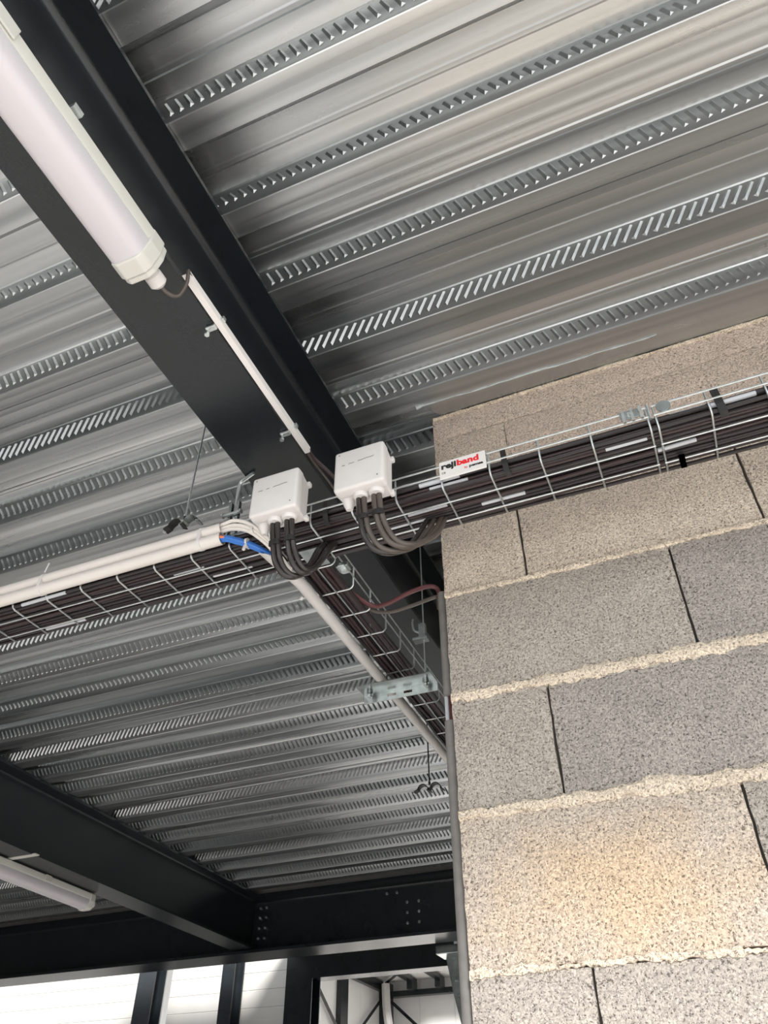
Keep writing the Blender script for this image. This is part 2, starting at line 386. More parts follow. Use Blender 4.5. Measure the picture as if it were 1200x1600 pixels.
# ================================================================ FAR HALL (beyond the girder)
wf = empty('wall_far', (-6, 7.2, FL)); tag(wf, 'white clad hall wall seen under the girder', kind='structure')
rnd = random.Random(2)
def clad(x0, x1, z0, z1, y, parent, ph=.115):
    k = 0; z = z0
    while z < z1-.01:
        z2 = min(z1, z+ph)
        MB().prism([(y, z+.004), (y+.004, z), (y+.03, z), (y+.03, z2), (y+.004, z2), (y, z2-.004)], 'x', x0, x1).build('cladding_plank', M['panel'], parent)
        z = z2
for (x0, x1) in ((-9.0, -5.30), (-5.22, -4.46), (-4.44, -3.76)): clad(x0, x1, .70, 2.66, 7.2, wf, .14)
MB().box((-9.0, 7.23, FL), (-3.76, 7.30, .70)).build('lower_wall', M['panel'], wf)
def col_(x0, x1, y, name, lab, d=.17, z1=2.62):
    t = (x1-x0)
    pr = [(x0, y), (x1, y), (x1, y+.014), (x0+t*.54, y+.014), (x0+t*.54, y+d-.014), (x1, y+d-.014), (x1, y+d), (x0, y+d), (x0, y+d-.014), (x0+t*.46, y+d-.014), (x0+t*.46, y+.014), (x0, y+.014)]
    o = MB().prism(pr, 'z', FL, z1).build(name, M['steel']); return tag(o, lab, 'column')
col_(-5.46, -5.27, 7.0, 'steel_column', 'leftmost dark steel column standing before the white cladding')
col_(-4.53, -4.40, 7.0, 'steel_column', 'slim black steel column between two white cladding bays')
col_(-3.86, -3.60, 7.0, 'steel_column', 'wide black column forming the left jamb of the hall opening')
tag(MB().box((-3.60, 7.0, 1.415), (-2.28, 7.16, 1.70)).build('lintel', M['steel']), 'black steel lintel over the opening into the braced hall', 'beam')
# inner hall
wb = empty('wall_back', (-4, 14, FL)); tag(wb, 'white back wall of the braced hall', kind='structure')
for k in range(9): MB().box((-5.80+k*.6, 14.0, FL), (-5.805+(k+1)*.6, 14.06, 2.66)).build('wall_panel', M['hall'], wb)
wl = empty('wall_left', (-5.84, 10, FL)); tag(wl, 'white left wall of the braced hall', kind='structure')
for k in range(7): MB().box((-5.90, 7.35+k*.95, FL), (-5.84, 7.345+(k+1)*.95, 2.66)).build('wall_panel', M['hall'], wl)
rf = empty('ceiling_hall', (-4, 11, 2.66)); tag(rf, 'pale roof of the braced hall with open skylights and an unseen opening added to light it', kind='structure')
for (x0, x1, y0, y1) in ((-6.0, -5.0, 7.3, 14.1), (-5.0, -4.55, 12.55, 14.1), (-5.0, -4.55, 7.3, 12.3), (-4.55, 1.0, 12.95, 14.1), (-3.7, 1.0, 10.6, 12.95), (-4.55, -3.7, 10.6, 12.35)):  # near part of the roof left open, out of view, to brighten the hall
    MB().box((x0, y0, 2.66), (x1-.004, y1-.004, 2.72)).build('roof_panel', M['hall'], rf)
fr = empty('hall_frame', (-5.8, 13.9, FL)); tag(fr, 'black braced steel frame inside the far hall', 'frame')
def bar(a, b, r, name='brace', m=None):
    return MB().tube([a, b], r, 4).build(name, m or M['steel'], fr)
MB().box((-5.84, 13.8, FL), (-5.66, 13.98, 2.62)).build('corner_post', M['steel'], fr)
MB().box((-5.84, 12.17, FL), (-5.76, 12.42, 2.62)).build('post', M['steel'], fr)
MB().box((-5.84, 7.4, 2.50), (-5.76, 13.8, 2.64)).build('eave_beam', M['steel'], fr)
MB().box((-5.66, 13.84, 2.42), (-2.0, 13.98, 2.50)).build('tie_beam', M['steel'], fr)
bar((-5.78, 11.2, 2.34), (-5.78, 12.15, 1.76), .028); bar((-5.78, 13.80, 2.41), (-5.78, 12.45, 1.58), .028)
bar((-5.65, 13.85, 2.36), (-3.6, 13.85, .70), .024); bar((-5.75, 13.8, 2.60), (-4.6, 12.3, 2.62), .024)
for x in (-5.2, -4.72):
    MB().add([(x-.05, 12.75, 2.58), (x+.05, 12.75, 2.58), (x+.03, 13.60, 2.58), (x-.07, 13.60, 2.58), (x-.05, 12.75, 2.65), (x+.05, 12.75, 2.65), (x+.03, 13.60, 2.65), (x-.07, 13.60, 2.65)],
             [(0,1,2,3),(4,7,6,5),(0,4,5,1),(1,5,6,2),(2,6,7,3),(3,7,4,0)]).build('rafter', M['steel'], fr)
    MB().box((x-.07, 13.60, 2.47), (x+.02, 13.84, 2.64)).build('haunch', M['steel'], fr)
tag(MB().tube(spline([(-5.62, 13.55, 2.56), (-5.60, 13.55, 2.2), (-5.52, 13.5, 1.8), (-5.50, 13.5, 1.3), (-5.5, 13.5, FL)]), .07, 8).build('downpipe', M['gpipe'], smooth=True), 'grey downpipe in the corner of the far hall', 'pipe')
# galvanised end gusset beside the wall
g = MB().prism([(-1.955, 1.262), (-1.80, 1.262), (-1.78, .70), (-1.83, .70), (-1.90, .98)], 'y', 5.78, 5.79)
g.build('gusset_plate', M['zincplate']); gp = bpy.data.objects['gusset_plate']; tag(gp, 'galvanised gusset plate with bolts hanging under the girder by the block wall', 'bracket')
MB().box((-1.965, 5.62, 1.21), (-1.80, 5.80, 1.262)).build('top_cleat', M['zincplate'], gp, bevel=.004)
for (x, z) in ((-1.885, 1.08), (-1.865, .99)): bolt(x, 5.78, z, gp, .014)

# ================================================================ STRIP LIGHTS
def lamp(xc, y_end, y_far, z0, label, s=1.0):
    """bar light running along y; visible end at y_end; the other end at y_far"""
    t = empty('strip_light', (xc, y_end, z0)); tag(t, label, 'lamp')
    w = .040*s
    ys, ye = sorted((y_end, y_far))
    # housing: upper tray
    hp = [(xc-w, z0-.030), (xc-w, z0-.006), (xc-w*.8, z0), (xc+w*.8, z0), (xc+w, z0-.006), (xc+w, z0-.030), (xc+w*.93, z0-.036), (xc-w*.93, z0-.036)]
    MB().prism(hp, 'y', ys+.03, ye-.03).build('housing', M['cream'], t, smooth=True)
    dp = [(xc+w*.9, z0-.034)]+[(xc+w*.9*math.cos(math.radians(-a)) if 0 else xc+w*.92*(abs(math.cos(math.radians(a)))**.55)*(1 if a < 90 else -1), z0-.040-.042*(math.sin(math.radians(a))**.75)) for a in range(0, 181, 15)]+[(xc-w*.9, z0-.034)]
    MB().prism(dp, 'y', ys+.028, ye-.028).build('diffuser', M['diff'], t, smooth=True)
    for (ya, yb, sg) in ((ye-.045, ye-.012, 1), (ys+.012, ys+.045, -1)):
        cp = [(xc-w*1.06, z0-.042), (xc-w*1.06, z0-.006), (xc-w*.85, z0+.000), (xc+w*.85, z0+.000), (xc+w*1.06, z0-.006), (xc+w*1.06, z0-.042), (xc+w*.8, z0-.075), (xc+w*.5, z0-.086), (xc-w*.5, z0-.086), (xc-w*.8, z0-.075)]
        e = MB().prism(cp, 'y', ya, yb).build('end_cap', M['cream'], t, bevel=.003)
        yo = yb if sg > 0 else ya-.012
        MB().prism([(xc+(p[0]-xc)*.93, z0-.043+(p[1]-z0+.043)*.93) for p in cp], 'y', yo, yo+.012).build('rim', M['cream'], e, bevel=.003)
    for k in range(3):
        yy = ye-.40-k*.55
        if yy > ys: MB().box((xc+w*1.0, yy-.022, z0-.034), (xc+w*1.10, yy+.022, z0-.002)).build('clip', M['cream'], t, bevel=.0015)
    gz = z0-.042
    mb = MB().tube([(xc+.004, ye-.001, gz), (xc+.004, ye+.012, gz)], .013, 8)
    g_ = mb.build('gland', M['white'], t)
    MB().tube([(xc+.004, ye+.010, gz), (xc+.004, ye+.014, gz), (xc+.004, ye+.034, gz), (xc+.004, ye+.040, gz)], .016, 16, radii=[.013, .0165, .0165, .010]).build('gland_nut', M['white'], g_, smooth=True)
    return t
l1 = lamp(-.685, .545, -.95, 1.286, 'large white strip light at upper left, mounted under the main beam')
for y in (.28, -.25, -.75):
    MB().box((-.725, y, 1.286), (-.64, y+.02, 1.2985)).build('mounting_bracket', M['zinc'], l1)
l2 = lamp(-3.405, 3.80, 2.3, 1.286, 'far white strip light under the lower-left black beam', 1.15)
MB().box((-3.46, 3.10, 1.286), (-3.19, 3.13, 1.2905)).build('mounting_bracket', M['cream'], l2)
# supply lead from lamp to trunking
tag(MB().tube(spline([(-.681, .583, 1.244), (-.678, .60, 1.243), (-.668, .618, 1.250), (-.652, .615, 1.275), (-.646, .606, 1.300), (-.650, .612, 1.3065), (-.653, .64, 1.3065)]), .0038, 8).build('lamp_lead', M['loopg'], smooth=True), 'short grey-brown lead from the strip light gland to the white trunking', 'cable')
# white mini trunking along the flange
tr = empty('cable_trunking', (-.653, .607, 1.30)); tag(tr, 'narrow white cable trunking clamped along the main beam flange edge', 'trunking')
pr = [(-.6600, 1.2965), (-.6475, 1.2965), (-.6475, 1.3125), (-.6490, 1.3125), (-.6490, 1.2985), (-.6600, 1.2985)]
MB().prism(pr, 'y', .607, 1.114).build('cover', M['label'], tr)
for y in (.725, 1.035):
    c = MB().box((-.682, y-.004, 1.290), (-.660, y+.008, 1.2965)).build('beam_clamp', M['zinc'], tr, bevel=.0015)
    MB().tube([(-.678, y+.002, 1.290), (-.678, y+.002, 1.277)], .0025, 8).build('screw', M['zinc'], c)
    MB().tube([(-.678, y+.002, 1.279), (-.678, y+.002, 1.274)], .0052, 6).build('screw_head', M['zinc'], c)
    MB().box((-.6475, y-.004, 1.302), (-.641, y+.006, 1.312)).build('clamp_tail', M['zinc'], c, bevel=.001)
tag(MB().tube(spline([(-.652, 1.11, 1.305), (-.650, 1.14, 1.300), (-.632, 1.175, 1.285), (-.606, 1.21, 1.25), (-.590, 1.20, 1.19), (-.598, 1.165, 1.12), (-.61, 1.14, 1.09)]), .0048, 8).build('dropped_cable', M['brown'], smooth=True), 'brown cable dropping from the trunking end behind the two boxes', 'cable')
tag(MB().tube(spline([(-.655, 1.11, 1.302), (-.653, 1.15, 1.295), (-.640, 1.19, 1.275), (-.62, 1.225, 1.235), (-.605, 1.22, 1.17), (-.62, 1.18, 1.10)]), .0035, 8).build('dropped_cable', M['loopg'], smooth=True), 'thinner grey cable twisted beside the brown cable under the trunking', 'cable')

# ================================================================ WIRE CABLE TRAYS
RW = .0022
def cross_profile(y0, y1, zb, zt):
    r = .008
    return [(y0, zt), (y0+.001, zb+r), (y0+.004, zb+.003), (y0+r+.002, zb), (y1-r, zb), (y1-.003, zb+.003), (y1, zb+r), (y1, zt)]
def tray_x(x0, x1, xs, label):
    t = empty('wire_cable_tray', (x0, 1.085, 1.045)); tag(t, label, 'cable tray')
    first = None
    for x in xs:
        if first is None:
            first = MB().tube([(x, a, b) for a, b in cross_profile(1.085, 1.215, 1.045, 1.099)], RW, 6).build('cross_wire', M['zinc'], t, smooth=True, origin=(x, 1.085, 1.045)); fx = x
        else:
            c = first.copy(); COL.objects.link(c); c.parent = t; c.location = Vector(first.location)+Vector((x-fx, 0, 0))
    for (y, z) in ((1.085-RW, 1.099), (1.085-RW, 1.0745), (1.128, 1.045-2*RW+.0006), (1.181, 1.045-2*RW+.0006), (1.215+RW, 1.0745), (1.215+RW, 1.099)):
        MB().tube([(x0, y, z), (x1, y, z)], RW, 6).build('long_wire', M['zinc'], t, smooth=True)
    return t
ta = tray_x(-2.5, .078, [.076, -.030, -.129, -.228, -.326, -.425, -.522, -.617, -.714, -.812, -.908, -1.005, -1.105, -1.207, -1.306, -1.405, -1.504, -1.603, -1.7, -1.8, -1.9, -2.0], 'long galvanised wire cable tray running left from the coupler, under the boxes')
tb = tray_x(.088, 1.5, [.090, .182, .278, .378, .478, .578, .678, .778, .878, .978, 1.078, 1.178, 1.278, 1.378, 1.478], 'galvanised wire cable tray section right of the coupler, against the block wall')
cp = empty('tray_coupler', (.06, 1.082, 1.09)); tag(cp, 'small zinc coupler clipping the two tray sections together on the wall', 'bracket')
MB().box((.030, 1.0795, 1.080), (.064, 1.0815, 1.102)).build('coupler_plate', M['zincplate'], cp, bevel=.0006)
for x in (.036, .052, .068): MB().box((x-.0025, 1.0765, 1.0715), (x+.0025, 1.0808, 1.104)).build('clip', M['zinc'], cp)
MB().tube([(.047, 1.0795, 1.091), (.047, 1.076, 1.091)], .004, 6).build('screw', M['zinc'], cp)
MB().tube([(.108, 1.0795, 1.0885), (.108, 1.0815, 1.0885)], .0135, 20).build('round_washer', M['zincplate'], cp)
for x in (.081,): MB().tube([(x, 1.080, 1.102), (x, 1.080, 1.064)], .0030, 8).build('coupler_pin', M['zinc'], cp)

ty = empty('wire_cable_tray', (-.71, 1.23, 1.045)); tag(ty, 'short dark wire cable tray branching away from the camera below the main beam', 'cable tray')
first = None
for k in range(20):
    y = 1.228+.0985*k
    if first is None:
        first = MB().tube([(a, y, b) for a, b in cross_profile(-.715, -.628, 1.045, 1.102)][3:], RW, 6).build('cross_wire', M['zinc'], ty, smooth=True, origin=(-.71, y, 1.045)); fy = y
    else:
        c = first.copy(); COL.objects.link(c); c.parent = ty; c.location = Vector(first.location)+Vector((0, y-fy, 0))
for (x, z) in ((-.715, 1.0415), (-.668, 1.0415), (-.628+RW, 1.0745), (-.628+RW, 1.102), (-.715-RW, 1.102)):
    MB().tube([(x, 1.215, z), (x, 3.2, z)], RW*.8, 6).build('long_wire', M['zinc'], ty, smooth=True)
cl = empty('tray_clamp', (-.61, 1.23, 1.05)); tag(cl, 'small bluish zinc clamp joining the two trays at their corner', 'bracket')
MB().box((-.622, 1.222, 1.030), (-.594, 1.245, 1.040)).build('clamp_plate', M['zincplate'], cl, bevel=.001)
MB().box((-.616, 1.218, 1.028), (-.600, 1.250, 1.032)).build('clamp_bridge', M['zinc'], cl, bevel=.001)
MB().tube([(-.608, 1.234, 1.029), (-.608, 1.234, 1.020)], .006, 6).build('nut', M['zinc'], cl)
pl = MB().box((-.676, 1.150, 1.036), (-.630, 1.212, 1.038)).build('joining_plate', M['zincplate']); tag(pl, 'shiny dark zinc plate at the tray corner beside the left box cables', 'bracket')

# ---- cables lying in the trays
rnd = random.Random(11)
slots = []
for r in range(4):
    z = 1.0512+r*.0088
    for q in range(13):
        y = 1.0935+q*.0096+(r % 2)*.0048
        if y < 1.210 and (r in (0, 3) or q < 1 or q > 9): slots.append((y, z))
mark = {}
cables = []
for n_, (y, z) in enumerate(slots):
    pts = []; ph = rnd.uniform(0, 6.28); f1 = rnd.uniform(2, 5)
    x = -2.5
    k = 0
    while x < 1.51:
        pts.append((x, y+.0026*math.sin(ph+x*f1)+rnd.uniform(-.0007, .0007), z+.0018*math.sin(ph*2+x*f1*1.3)+.0006*rnd.uniform(-1, 1))); x += .08
    m = M['brown'] if rnd.random() < .45 else M['black']
    rr = rnd.choice((.0038, .0042, .0047))
    o = MB().tube(pts, rr, 8).build('tray_cable', m, smooth=True)
    tag(o, 'dark cable bundled lengthwise in the long wire tray', 'cable', 'dark cables bundled in the long wire tray')
    cables.append((o, y, z, rr, pts))
def sleeve(y, z, xa, xb, r=.0058):
    # a light grey marking sleeve pushed over the nearest cable
    best = min(cables, key=lambda c: (c[1]-y)**2+(c[2]-z)**2)
    P = best[4]
    def at(x):
        for a, b in zip(P, P[1:]):
            if a[0] <= x <= b[0]:
                t = (x-a[0])/(b[0]-a[0]); return tuple(a[i]+(b[i]-a[i])*t for i in range(3))
        return P[-1]
    ln = xb-xa
    MB().tube([at(xa), at(xa+ln/3), at(xa+2*ln/3), at(xb)], best[3]+.0003, 10).build('marker_sleeve', M['marker'], best[0], smooth=True)
for (y, z, a, b) in ((1.094, 1.072, -.375, -.290), (1.094, 1.062, -.355, -.275), (1.14, 1.0525, -.42, -.335), (1.175, 1.0525, -.47, -.39), (1.17, 1.0525, -.27, -.18),
                     (1.11, 1.0525, -.01, .066), (1.15, 1.0525, .08, .150), (1.094, 1.072, .185, .262), (1.094, 1.09, .115, .178), (1.094, 1.052, -1.38, -1.25), (1.195, 1.0525, -1.40, -1.28), (1.17, 1.0525, -.90, -.80),
                     (1.128, 1.0525, -.98, -.90), (1.19, 1.0525, -.84, -.76), (1.094, 1.062, .30, .40), (1.15, 1.0525, .30, .36), (1.15, 1.0525, -1.7, -1.6)):
    sleeve(y, z, a, b)
def strap(x, lab, seg=(0, 5), *, ya=1.0835, yb=1.217, zb=1.0395, zt=1.104, w=.011, lean=.006):
    mb = MB(); pts = [(ya, zt), (ya-.0015, 1.06), (ya+.004, zb+.001), (ya+.014, zb-.0025), (yb-.01, zb-.0025)]
    V = []; pts = pts[seg[0]:seg[1]]
    for k, (y, z) in enumerate(pts):
        dx = lean*k/4
        V += [(x-w/2+dx, y, z), (x+w/2+dx, y, z), (x+w/2+dx, y+.002 if k < 2 else y, z+(.0 if k < 2 else .002)), (x-w/2+dx, y+.002 if k < 2 else y, z+(0 if k < 2 else .002))]
    F = []
    for k in range(len(pts)-1):
        for q in range(4): F.append((k*4+q, k*4+(q+1) % 4, (k+1)*4+(q+1) % 4, (k+1)*4+q))
    F += [(0, 1, 2, 3), tuple((len(pts)-1)*4+q for q in (3, 2, 1, 0))]
    o = mb.add(V, F).build('cable_strap', M['rubber']); tag(o, lab, 'strap'); return o
strap(-.198, 'black strap around the tray cables just right of the red and black label', (0, 4), yb=1.13, zt=1.102)
strap(.198, 'thick black strap around the tray cables right of the coupler', (0, 4), w=.014, zt=1.102)
strap(.118, 'black strap under the tray cables just right of the coupler', (3, 5), ya=1.150, yb=1.212)
strap(-.583, 'black strap around the tray cables between the two white boxes', (0, 4))

rnd = random.Random(5)
for q in range(11):
    x = -.708+(q % 7)*.0115; z = 1.0505+(q//7)*.0105
    pts = []; ph = rnd.uniform(0, 6)
    if q in (2, 4, 6, 9): pts += [(x+.09, 1.155+q*.004, 1.056+.002*q), (x+.035, 1.19, 1.056+.001*q)]
    y = 1.225
    while y < 3.2: pts.append((x+.003*math.sin(ph+y*6)+rnd.uniform(-.001, .001), y, z+.0015*math.sin(ph+y*9))); y += .09
    o = MB().tube(spline(pts, 2), .0050, 8).build('tray_cable', M['brown'] if q % 3 else M['black'], smooth=True)
    tag(o, 'brown-black cable running lengthwise in the branch tray below the beam', 'cable', 'cables in the branch tray')
# two leads swinging from the branch tray to the upright conduit
tag(MB().tube(spline([(-.672, 1.25, 1.066), (-.655, 1.34, 1.064), (-.622, 1.415, 1.052), (-.585, 1.425, 1.052), (-.53, 1.43, 1.072), (-.49, 1.45, 1.092), (-.468, 1.459, 1.085), (-.463, 1.46, 1.05)]), .0055, 8).build('swinging_cable', M['red'], smooth=True), 'dark red cable swinging across to the top of the upright grey conduit', 'cable')
tag(MB().tube(spline([(-.665, 1.30, 1.060), (-.64, 1.42, 1.055), (-.600, 1.455, 1.050), (-.54, 1.46, 1.055), (-.49, 1.465, 1.066), (-.470, 1.463, 1.064), (-.468, 1.462, 1.03)]), .0045, 8).build('swinging_cable', M['loopg'], smooth=True), 'grey cable below the dark red one, entering the upright conduit', 'cable')

# ================================================================ LABEL on the tray
sg = empty('tray_label', (-.279, 1.079, 1.08)); tag(sg, 'white label with red and black lettering clipped to the wire tray', 'label')
MB().box((-.327, 1.0755, 1.057), (-.231, 1.0785, 1.1035)).build('plate', M['label'], sg, bevel=.0012)
def text(s, x, z, size, m, parent, y=1.0752, bold=.0, sx=1.0, italic=0):
    cu = bpy.data.curves.new('t', 'FONT'); cu.body = s; cu.size = size; cu.extrude = .0002; cu.offset = bold; cu.shear = italic; cu.resolution_u = 3
    to = bpy.data.objects.new('t', cu); COL.objects.link(to); dg = bpy.context.evaluated_depsgraph_get()
    me = bpy.data.meshes.new_from_object(to.evaluated_get(dg)); bpy.data.objects.remove(to)
    wd = max(v.co.x for v in me.vertices)
    for v in me.vertices:
        a, b, c = v.co; v.co = (x+a*sx, y-c, z+b)
    me.materials.clear(); me.materials.append(m); o = bpy.data.objects.new('lettering', me); COL.objects.link(o)
    o.parent = parent; o.location = -Vector(parent.location); return x+wd*sx
xe = text('reji', -.3225, 1.0825, .0205, M['ink'], sg, bold=.0009, sx=1.18)
text('band', xe+.0012, 1.0825, .0205, M['redink'], sg, bold=.0009, sx=1.15)
text('by', -.275, 1.0695, .0070, M['redink'], sg, bold=.0001)
text('pemsa', -.265, 1.0695, .0088, M['ink'], sg, bold=.0004, sx=1.25)
text('CE', -.322, 1.0695, .0062, M['ink'], sg, sx=1.1)
text('35 x 100', -.311, 1.0695, .0048, M['marker'], sg, sx=1.2) if False else None

# ================================================================ JUNCTION BOXES
def scribble(x0, z0, w, y, parent, seed):
    r = random.Random(seed); mb = MB(); x = x0
    for wd in ((.13, .10, .44) if seed == 1 else (.08, .16, .46)):
        L_ = w*wd; n = max(3, int(L_/.0026)); p = []
        for k in range(n+1):
            p.append((x+L_*k/n, y, z0+(x+L_*k/n-x0)*.07+(.0024 if k % 2 else -.0002)*r.uniform(.5, 1.1)))
        mb.tube(p, .00042, 4); x += L_+w*.11
    return mb.build('handwriting', M['ink'], parent)
def jbox(x0, x1, z0, z1, yf, label, seed):
    t = empty('junction_box', (x0, yf, z0)); tag(t, label, 'junction box')
    MB().box((x0, yf, z0), (x1, yf+.028, z1)).build('lid', M['white'], t, bevel=.0065, seg=3, smooth=True)
    i = .005
    # back box tapers slightly towards the tray, with a skirt
    V = [(x0+.002, yf+.024, z0+.002), (x1-.002, yf+.024, z0+.002), (x1-.002, yf+.024, z1-.002), (x0+.002, yf+.024, z1-.002),
         (x0+i, yf+.060, z0+i), (x1-i, yf+.058, z0+i), (x1-i, yf+.058, z1-i), (x0+i, yf+.058, z1-i)]
    b = MB().add(V, [(3,2,1,0),(4,5,6,7),(0,1,5,4),(1,2,6,5),(2,3,7,6),(3,0,4,7)]).build('back_box', M['white'], t, bevel=.002)
    for zz in (z0+.001, z1-.014): MB().box((x1-.008, yf+.048, zz), (x1+.002, yf+.060, zz+.012)).build('fixing_lug', M['white'], b, bevel=.003)
    for k, xx in enumerate((x0+.020, x0+.048, x0+.080)):
        if k == 0: MB().tube([(xx-.003, yf+.038, z0+.006), (xx-.003, yf+.040, z0-.004), (xx-.003, yf+.044, z0-.016)], .02, 14, radii=[.0125, .0115, .007]).build('blank_gland', M['white'], b, smooth=True)
        else: MB().tube([(xx, yf+.030, z0+.006), (xx, yf+.030, z0-.004), (xx, yf+.030, z0-.0075)], .02, 16, radii=[.0165, .0155, .0125]).build('cable_gland', M['white'], b, smooth=True)
    for (xx, zz) in ((x0+.011, z1-.011), (x1-.013, z0+.015)):
        MB().tube([(xx, yf+.0005, zz), (xx, yf-.0006, zz)], .0016, 8).build('lid_screw', M['dpipe'], t)
    scribble(x0+.018, (z0+z1)/2+.010, (x1-x0)*.70, yf-.0004, t, seed)
    return t
b1 = jbox(-.712, -.604, 1.025, 1.132, .998, 'white square junction box on the left, above the tray bend', 1)
b2 = jbox(-.522, -.415, 1.027, 1.134, .998, 'white square junction box on the right, nearer the block wall', 2)
def loops(x0, z0, yb, paths, label, group):
    for n_, (dx, P, m) in enumerate(paths):
        o = MB().tube(spline([(x0+dx+px, yb+py, z0+pz) for (px, py, pz) in P], 6), .0057, 12).build('looped_cable', m, smooth=True)
        tag(o, label[n_], 'cable')
base = [(0, 0, .012), (0, 0, -.012), (.002, .002, -.045), (.006, .012, -.085), (.018, .028, -.110), (.030, .050, -.102), (.036, .078, -.062), (.040, .105, -.012), (.044, .130, .026)]
def var(s, dz, dy=0): return [(px*s, py+dy*min(1, k/4), pz+(dz if 2 < k < 7 else 0)) for k, (px, py, pz) in enumerate(base)]
P4 = [(.0428, var(1.25, -.012), M['loop']), (.0535, var(1.10, -.008, .004), M['loop']), (.0745, var(.90, -.004, .006), M['loop']), (.0850, var(.72, .004, .010), M['loop'])]
loops(-.712, 1.025, 1.028, P4, ['dark cable looping down from the left box, outermost of its four', 'dark cable looping down from the left box, second from its outer left', 'dark glossy cable looping down from the left box, third from its outer left', 'dark cable looping down from the left box, innermost of its four'], None)
base = [(0, 0, .012), (0, 0, -.012), (.002, .002, -.045), (.008, .010, -.086), (.024, .024, -.114), (.048, .050, -.112), (.070, .085, -.082), (.085, .120, -.030), (.098, .145, .024)]
P4 = [(.0428, var(.92, -.006), M['loop']), (.0535, var(.96, -.002, .004), M['loopg']), (.0745, var(.90, .004, .006), M['loopg']), (.0850, var(.86, .010, .010), M['loopg'])]
loops(-.522, 1.027, 1.028, P4, ['dark cable looping down from the right box, outermost of its four', 'grey-brown cable looping down from the right box, second from its outer left', 'grey-brown cable looping down from the right box, third from its outer left', 'grey-brown cable looping down from the right box, innermost of its four'], None)
for (c, lab) in (((-.663, 1.031, .970), 'black tie around the left pair of cables below the left box'), ((-.631, 1.033, .973), 'black tie around the right pair of cables below the left box'),
                 ((-.473, 1.031, .974), 'black tie around the left pair of cables below the right box'), ((-.441, 1.033, .977), 'black tie around the right pair of cables below the right box')):
    x, y, z = c
    tag(MB().prism([(x+.0125*math.cos(a*math.pi/6), y+.0068*math.sin(a*math.pi/6)) for a in range(12)], 'z', z-.006, z+.006).build('cable_tie', M['rubber'], bevel=.001), lab, 'tie')

# ================================================================ WHITE PIPES AND WHITE / BLUE CABLES, LOWER CONDUIT
def pipe(name, P, r, m, label, n=16, cap=True):
    o = MB().tube(P, r, n, cap=cap).build(name, m, smooth=True); return tag(o, label, 'pipe')
def hollow(name, P, r, m, label):
    mb = MB().tube(P, r, 20, cap=False); mb.tube(P, r-.0016, 20, cap=False)
    o = mb.build(name, m, smooth=True, fix=False)
    return tag(o, label, 'pipe')
hollow('white_conduit', [(-2.6, 1.0695, 1.0875), (-.823, 1.0695, 1.0875)], .0138, M['wpipe'], 'upper of the two white conduits running along the wire tray at left')
hollow('white_conduit', [(-2.6, 1.0695, 1.0595), (-.820, 1.0695, 1.0595)], .0138, M['wpipe'], 'lower of the two white conduits, just above the hooked tray wires')
def band(x, lab):
    pr = []
    for a in range(0, 181, 20): pr.append((1.0695+.0150*math.cos(math.radians(a)), 1.0875+.0150*math.sin(math.radians(a))))
    for a in range(180, 361, 20): pr.append((1.0695+.0150*math.cos(math.radians(a)), 1.0595+.0150*math.sin(math.radians(a))))
    o = MB().prism(pr, 'x', x-.004, x+.004).build('pipe_tie', M['white']); tag(o, lab, 'tie'); return o
band(-.873, 'white tie round both white conduits near their right end')
o = band(-1.307, 'white tie with upright tail round both white conduits at left')
MB().tube([(-1.300, 1.056, 1.098), (-1.293, 1.054, 1.122)], .0015, 6).build('tie_tail', M['white'], o)
for k in range(4):
    dy = (-.007, -.002, .005, .001)[k]; dz = (.008, -.001, .003, -.009)[k]
    P = [(-.90, 1.0695+dy*.6, 1.0875+dz*.6), (-.825, 1.0695+dy*.8, 1.0875+dz*.8), (-.79, 1.068+dy, 1.085+dz), (-.755, 1.074+dy, 1.070+dz), (-.725, 1.094+dy*1.2, 1.044+dz), (-.712, 1.125+dy*.8, 1.024+dz*.6), (-.710, 1.18, 1.018+dz*.3)]
    tag(MB().tube(spline(P), .0042, 8).build('white_cable', M['wcable'], smooth=True), 'white cable bridging the white conduit end and the sloping grey conduit', 'cable', 'white cables bridging from conduit to conduit')
for k in range(4):
    dy = (-.005, 0, .005, .001)[k]; dz = (-.004, -.006, -.003, .003)[k]
    P = [(-.90, 1.0695+dy*.6, 1.0595+dz*.6), (-.82, 1.0695+dy*.8, 1.0595+dz*.8), (-.79, 1.078+dy, 1.052+dz), (-.765, 1.090+dy, 1.043+dz), (-.742, 1.108+dy, 1.033+dz*.8), (-.725, 1.135+dy*.5, 1.026+dz*.6), (-.716, 1.18, 1.022+dz*.3)]
    tag(MB().tube(spline(P), .0046, 8).build('blue_cable', M['blue'], smooth=True), 'bright blue cable bridging from the lower white conduit to the grey conduit', 'cable', 'blue cables bridging from conduit to conduit')
tag(MB().tube(spline([(-.86, 1.065, 1.062), (-.82, 1.062, 1.058), (-.803, 1.072, 1.052), (-.795, 1.080, 1.055)]), .0035, 8).build('orange_wire', M['orange'], smooth=True), 'short orange wire end in the mouth of the lower white conduit', 'cable')
t_ = MB().prism([(1.090+.013*math.cos(a*math.pi/6), 1.044+.0115*math.sin(a*math.pi/6)) for a in range(12)], 'x', -.7685, -.764).build('cable_tie', M['white'])
tag(t_, 'white tie round the blue cables', 'tie'); MB().tube([(-.766, 1.082, 1.034), (-.768, 1.079, 1.020)], .0035, 8).build('tie_head', M['white'], t_)
t_ = MB().prism([(1.078+.011*math.cos(a*math.pi/6), 1.066+.0115*math.sin(a*math.pi/6)) for a in range(12)], 'x', -.752, -.746).build('cable_tie', M['white'])
tag(t_, 'white tie round the white cables left of the left box', 'tie')
